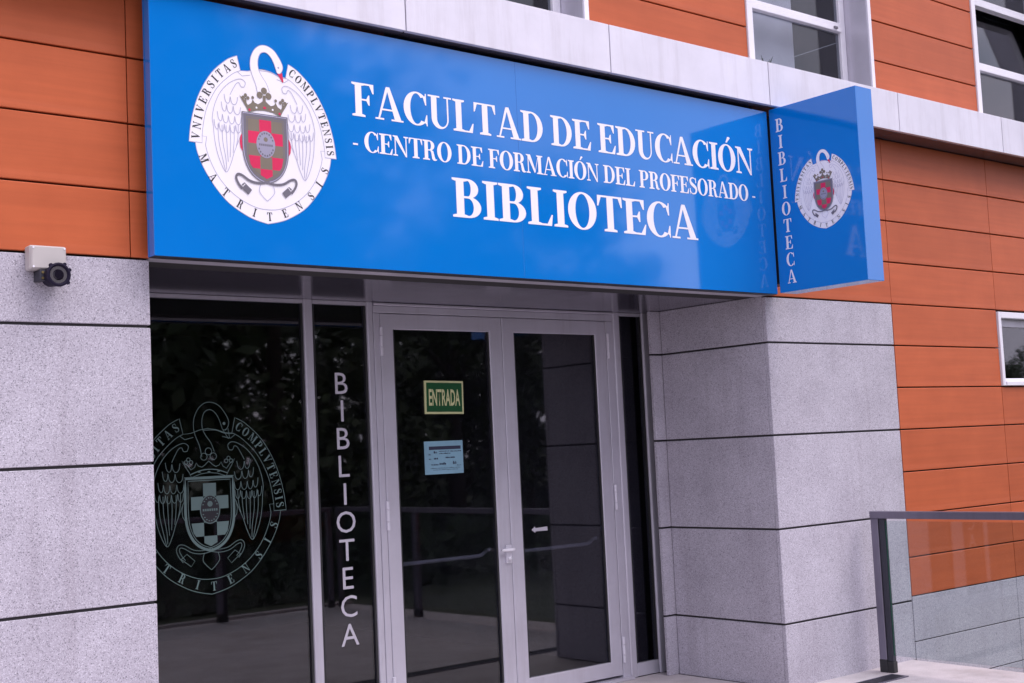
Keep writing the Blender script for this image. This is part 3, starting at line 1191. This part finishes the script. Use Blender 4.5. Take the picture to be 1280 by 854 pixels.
dl = leaf_door(1.952, 2.889, 1.951, 2.044, 2.787)
dr = leaf_door(2.893, 3.816, 3.829, 2.992, 3.714)
hd = MB()
hd.box(2.834, 2.878, 1.072, 1.087, .872, .985)
hd.build('lock_plate', [M['cornice']], dl)
hd = MB()
hd.tube([(2.856, 1.087, .958), (2.856, 1.050, .958)], .010, 10)
hd.tube([(2.776, 1.046, .957), (2.80, 1.046, .957), (2.87, 1.046, .957), (2.885, 1.050, .957)], [.008, .010, .010, .008], 10)
hd.tube([(2.856, 1.072, .90), (2.856, 1.060, .90)], .013, 14)
hd.box(2.853, 2.859, 1.0585, 1.0595, .892, .908)
hd.build('handle', [M['white']], dl, True)
box('threshold', 1.904, 3.890, 1.05, 1.15, .002, .020, 'alu', scr)

# ================================================================== SIGNS
SX0, SX1, SF = -.042, 4.157, -.15
S = empty('facade_sign', (2.05, -.1, 2.493), 'wide glossy blue sign with white lettering and crest above the entrance', 'sign')
box('sign_panel', SX0, 2.0508, SF, -.083, 2.493, 3.672, 'blue', S, .0008)
box('sign_panel', 2.0516, SX1, SF, -.083, 2.493, 3.672, 'blue', S, .0008)
box('sign_shade_strip', SX0 + .003, SX1 - .003, SF + .004, -.084, 2.4895, 2.4926, 'darksteel', S)  # dark strip added to stand in for shade on the sign's underside
for z_ in (2.56, 3.52):
    box('mounting_rail', .10, 4.05, -.082, -.008, z_, z_ + .06, 'darksteel', S)
TY = SF - .0012
serif_line('FACULTAD DE EDUCACI\u00d3N', .998, 3.992, 3.243, .168, TY, 'vinyl', S, .022, .27)
serif_line('- CENTRO DE FORMACI\u00d3N DEL PROFESORADO -', .993, 3.995, 3.070, .102, TY, 'vinyl', S, .025, .30)
serif_line('BIBLIOTECA', 1.588, 3.438, 2.790, .205, TY, 'vinyl', S, .032)
crest_print(S, (.515, SF - .0006, 2.6714), .841)

FX = 4.170
F = empty('projecting_sign', (4.252, -.17, 2.5), 'blue flag sign standing out from the wall at the right end of the long sign', 'sign')
box('sign_panel', FX, 4.335, -.822, -.158, 2.498, 3.683, 'blue', F, .002)
box('sign_bracket', 4.19, 4.315, -.157, -.007, 2.56, 3.64, 'darksteel', F)
ROT = -math.pi / 2
word = 'BIBLIOTECA'
for i, ch in enumerate(word):
    o = bpy.data.objects.new('letter', letter_mesh(ch, 'vinyl'))
    wd = GLYPH[ch][0] * .080
    o.location = (FX - .0012, -.236 + wd / 2 - i * .0028, 3.527 - i * .1085)
    o.rotation_euler = (0, 0, ROT)
    o.scale = (.080, 1, .084)
    link(o, F)
crest_print(F, (FX - .0006, -.545, 2.853), .492, ROT)

# vinyl letters on the narrow pane
V = empty('vinyl_lettering', (1.677, 1.106, .507), 'white vertical letters spelling BIBLIOTECA on the narrow pane left of the doors', 'window lettering')
cache = {}
for i, ch in enumerate(word):
    if ch not in cache:
        cache[ch] = sans_mesh(ch, 'silver')[0]
    o = bpy.data.objects.new('letter', cache[ch])
    o.location = (1.674, 1.106, 1.957 - i * .1612)
    o.scale = (.124, 1, .124)
    link(o, V)
crest_etched((.815, 1.1062, .889), 1.03)

# ENTRADA plate
E_ = empty('entrance_plate', (2.413, 1.10, 1.825), 'small green plate with cream border reading ENTRADA on the left door', 'sign')


def tilted(o, root, ang):
    o.rotation_euler = (0, ang, 0)
    return o


pe = box('plate_border', 2.264, 2.562, 1.098, 1.106, 1.826, 2.031, 'cream', E_)
pg = box('plate_field', 2.277, 2.549, 1.0955, 1.0975, 1.839, 2.018, 'green', E_)
me, wd = sans_mesh('ENTRADA', 'cream', .020)
o = bpy.data.objects.new('lettering', me)
o.location = (2.413, 1.0945, 1.877)
o.scale = (.240 / wd, 1, .102)
link(o, E_)
E_.rotation_euler = (0, R(.9), 0)

P_ = empty('paper_notice', (2.40, 1.10, 1.457), 'pale blue paper notice stuck on the left door below the green plate', 'notice')
box('paper', 2.2505, 2.5465, 1.1045, 1.1060, 1.457, 1.660, 'paper', P_)
pr_ = Flat(.00004)
pr_.poly(rc(2.285, 1.607, 2.53, 1.628))
rnd = random.Random(3)
for z, x0, x1, h in ((1.594, 2.36, 2.44, .006), (1.592, 2.45, 2.53, .007), (1.580, 2.36, 2.45, .007), (1.585, 2.32, 2.345, .018), (1.548, 2.32, 2.35, .014), (1.553, 2.41, 2.48, .010), (1.512, 2.30, 2.35, .010), (1.514, 2.36, 2.41, .016), (1.515, 2.465, 2.492, .018), (1.506, 2.495, 2.525, .004), (1.492, 2.29, 2.52, .003), (1.482, 2.31, 2.50, .003), (1.575, 2.28, 2.295, .010), (1.548, 2.28, 2.298, .006)):
    x = x0
    while x < x1:
        w_ = rnd.uniform(.003, .010)
        hh = h * rnd.uniform(.5, 1)
        pr_.poly(rc(x, z, min(x + w_, x1), z + hh))
        x += w_ + rnd.uniform(.0015, .004)
add('printing', pr_.mesh('printing', [M['ink']]), P_, (0, 1.1040, 0))

ar = MB()
pts = [(3.078, 1.063), (3.110, 1.083), (3.110, 1.072), (3.215, 1.076), (3.215, 1.050), (3.110, 1.052), (3.110, 1.042)]
k = len(pts)
ar.poly([(x, 1.1045, z) for x, z in pts] + [(x, 1.1065, z) for x, z in pts],
        [[0, 6, 1], [1, 6, 5, 2], [2, 5, 4, 3]] + [[i, (i + 1) % k, k + (i + 1) % k, k + i] for i in range(k)])
tag(ar.build('arrow_sticker', [M['silver']]), 'small white arrow sticker pointing left on the right door', 'sticker')

# ================================================================== SECURITY CAMERA
C_ = empty('security_camera', (-.465, 0, 2.41), 'white junction box with small round black camera under it on the left pier', 'camera')
box('junction_box', -.548, -.396, -.062, -.001, 2.418, 2.520, 'camwhite', C_, .006)
box('box_lid', -.545, -.399, -.074, -.063, 2.421, 2.517, 'camwhite', C_, .005)
sc = MB()
for x in (-.537, -.407):
    for z in (2.429, 2.509):
        sc.tube([(x, -.0742, z), (x, -.0765, z)], .0045, 8)
sc.build('screw', [M['white']], C_)
cm = MB()
cx_, cz_ = -.452, 2.392
cm.tube([(cx_, -.02, cz_), (cx_, -.03, cz_), (cx_, -.100, cz_), (cx_, -.112, cz_)], [.030, .040, .046, .046], 24)
hd_ = cm.build('camera_body', [M['camblack']], C_, False)
cm = MB()
n_ = 24
ring_v = []
for rad, y in ((.046, -.112), (.050, -.118), (.050, -.128), (.043, -.130), (.036, -.1225)):
    ring_v.append([(cx_ + rad * math.cos(2 * math.pi * i / n_), y, cz_ + rad * math.sin(2 * math.pi * i / n_)) for i in range(n_)])
cm.poly([p for r_ in ring_v for p in r_], [[a * n_ + i, a * n_ + (i + 1) % n_, (a + 1) * n_ + (i + 1) % n_, (a + 1) * n_ + i] for a in range(len(ring_v) - 1) for i in range(n_)])
for a in (25, 60, 130, 320):
    c_, s_ = math.cos(R(a)), math.sin(R(a))
    cm.tube([(cx_ + .050 * c_, -.118, cz_ + .050 * s_), (cx_ + .050 * c_, -.128, cz_ + .050 * s_)], .008, 8)
cm.build('bezel', [M['camblack']], C_)
cm = MB()
cm.tube([(cx_, -.113, cz_), (cx_, -.1225, cz_)], .0355, 24)
cm.build('led_ring', [M['led']], C_)
cm = MB()
cm.tube([(cx_, -.1228, cz_), (cx_, -.127, cz_)], [.023, .019], 20)
cm.build('lens', [M['lens']], C_)
box('bracket', -.512, -.487, -.075, -.001, 2.372, 2.417, 'darksteel', C_, .002)
sc = MB()
for z in (2.382, 2.406):
    sc.tube([(-.500, -.0752, z), (-.500, -.078, z)], .0055, 8)
sc.build('bracket_screw', [M['brass']], C_)

# ================================================================== RAILINGS
def railing(name, a, b, nposts, label, group=None):
    """glass-filled steel railing from a to b (ground points)"""
    a, b = Vector((*a, 0)), Vector((*b, 0))
    L = (b - a).length
    ang = math.atan2(b.y - a.y, b.x - a.x)
    root = bpy.data.objects.new(name, None)
    root.location = a
    root.rotation_euler = (0, 0, ang)
    col.objects.link(root)
    tag(root, label, 'railing', group)

    def lbox(nm, x0, x1, y0, y1, z0, z1, mat, bev=0):
        o = bpy.data.objects.new(nm, box_mesh(x1 - x0, y1 - y0, z1 - z0, M[mat], bev))
        o.location = ((x0 + x1) / 2, (y0 + y1) / 2, (z0 + z1) / 2)
        col.objects.link(o)
        o.parent = root
        return o
    lbox('top_rail', 0, L, -.030, .030, 1.014, 1.062, 'steel', .003)
    st = (L - .06) / (nposts - 1)
    for i in range(nposts):
        x = .002 + i * st
        last = i == nposts - 1
        lbox('post', x, x + .055, -.024, .024, .012, 1.013, 'steel', .003)
        lbox('post_shoe', x - .001, x + .058, -.027, .027, 0.0, .085, 'shoe', .003)
        if not last:
            lbox('clamp_bar', x + .060, x + .100, -.016, .020, .075, 1.012, 'darksteel', .002)
            lbox('clamp_shoe', x + .056, x + .105, -.022, .024, 0.0, .074, 'shoe', .003)
            lbox('glass_pane', x + .104, x + st - .012, -.005, .005, .112, .998, 'rglass')
            lbox('glass_edge', x + .1005, x + .1035, -.005, .005, .112, .998, 'gedge')
    return root


railing('glass_railing', (5.062, -.100), (5.13, -4.52), 4, 'steel and glass railing running forward from the right granite pier')
railing('glass_railing', (2.4, -4.54), (5.06, -4.54), 3, 'steel and glass railing along the far edge of the landing, reflected in the doors')

# drain in front of the doors
D_ = empty('drain_grate', (2.6, -.29, 0), 'narrow metal drain grate in the paving before the entrance', 'drain')
fr = MB()
fr.box(.3, 4.985, -.236, -.226, .001, .008)
fr.box(.3, 4.985, -.354, -.344, .001, .008)
fr.box(4.975, 4.985, -.3435, -.2365, .001, .0075)
fr.build('frame', [M['steel']], D_)
br = MB()
x = .31
while x < 4.97:
    br.box(x, x + .014, -.343, -.237, .0015, .0065)
    x += .024
tag(br.build('bars', [M['darksteel']], D_), kind='stuff')

# plant behind the first-floor window
PL = empty('potted_plant', (4.72, .29, 4.06), 'spiky potted plant behind the upper window above the flag sign', 'plant')
pt = MB()
pt.tube([(4.72, .285, 3.94), (4.72, .285, 4.06)], [.03, .038], 14)
pt.build('pot', [M['pot']], PL)
lf = MB()
rnd = random.Random(11)
for i in range(12):
    a = rnd.uniform(0, 6.28)
    tip = Vector((4.72 + .09 * math.cos(a), .285 + .03 * math.sin(a), 4.06 + rnd.uniform(.08, .2)))
    lf.tube([(4.72, .285, 4.055), Vector((4.72, .285, 4.06)).lerp(tip, .5) + Vector((0, 0, .03)), tip], [.004, .008, .001], 4)
lf.build('leaves', [M['leaf2']], PL)


# ================================================================== TREES across the forecourt (seen in the glass)
def tree_meshes(seed, h, rad, leafmat):
    rnd = random.Random(seed)
    tk = MB()
    tk.tube([(0, 0, -.1), (rnd.uniform(-.1, .1), 0, h * .25), (rnd.uniform(-.2, .2), rnd.uniform(-.2, .2), h * .55), (0, 0, h * .88)], [h * .028, h * .022, h * .013, h * .004], 9)
    clumps = []
    for i in range(27):
        a = rnd.uniform(0, 6.283)
        zf = rnd.uniform(.20, .98)
        rr_ = rad * math.sin(math.pi * min(.97, max(.18, zf * .86))) ** .6 * rnd.uniform(.35, 1)
        c = Vector((rr_ * math.cos(a), rr_ * math.sin(a), h * zf))
        clumps.append((c, rad * rnd.uniform(.24, .46)))
        if i % 3 == 0:
            s = Vector((0, 0, h * max(.15, zf - .22)))
            tk.tube([s, s.lerp(c, .5) + Vector((0, 0, .15)), c], [h * .010, h * .006, h * .002], 6)
    lv = MB()
    for c, r_ in clumps:
        for j in range(210):
            d = Vector((rnd.gauss(0, 1), rnd.gauss(0, 1), rnd.gauss(0, .8)))
            d = d.normalized() * r_ * rnd.uniform(.35, 1.1)
            p = c + d
            u_ = Vector((rnd.gauss(0, 1), rnd.gauss(0, 1), rnd.gauss(0, 1))).normalized()
            w_ = u_.orthogonal().normalized()
            s = rnd.uniform(.07, .17) * (h / 8)
            lv.poly([p - u_ * s, p + w_ * s * .55, p + u_ * s, p - w_ * s * .55], [(0, 1, 2, 3)])
    return mesh('trunk', tk.v, tk.f, [M['bark']], True), mesh('crown', lv.v, lv.f, [leafmat])


protos = [tree_meshes(1, 8.0, 2.6, M['leaf']), tree_meshes(2, 6.6, 2.5, M['leaf2']), tree_meshes(3, 9.0, 2.4, M['leaf'])]
spots = []
rnd = random.Random(5)
for row, (yy, x_a, x_b, stp) in enumerate(((-15, 5, 34, 4.2), (-21, 6, 48, 4.4), (-30, 8, 62, 6.5))):
    x = x_a
    while x < x_b:
        spots.append((x + rnd.uniform(-.8, .8), yy + rnd.uniform(-1.5, 1.5), 0))
        x += stp
for i, (x, y, s) in enumerate(spots):
    ratio = x / -y
    s = (1.55 if ratio < .62 else 1.55 - (ratio - .62) * 2.0 if ratio < 1.05 else .66) * rnd.uniform(.88, 1.08)
    tr = empty('garden_tree', (x, y, -.45), 'dark leafy tree across the forecourt, seen only mirrored in the entrance glass', 'tree', 'trees mirrored in the entrance glass')
    k = i % 3
    rz = rnd.uniform(0, 6.28)
    for nm, me in zip(('trunk', 'crown'), protos[k]):
        o = bpy.data.objects.new(nm, me)
        o.location = (x, y, -.45)
        o.rotation_euler = (0, 0, rz)
        o.scale = (s, s, s)
        link(o, tr)
# low planting under the trees
hb = MB()
rnd = random.Random(9)
for i in range(26000):
    x = rnd.uniform(1, 60)
    y = -9 - rnd.random() ** 1.3 * 22
    z = -.45 + rnd.random() * (.9 + .6 * math.sin(x * .8) * math.sin(y * .6 + 1)) * min(1, (-8.5 - y) / 2)
    u_ = Vector((rnd.gauss(0, 1), rnd.gauss(0, 1), rnd.gauss(0, 1))).normalized()
    w_ = u_.orthogonal().normalized()
    s = rnd.uniform(.10, .22)
    p = Vector((x, y, z))
    hb.poly([p - u_ * s, p + w_ * s * .6, p + u_ * s, p - w_ * s * .6], [(0, 1, 2, 3)])
tag(hb.build('shrub_planting', [M['leaf']]), 'low dark shrubs covering the ground beneath the mirrored trees', 'shrubs', kind='stuff')
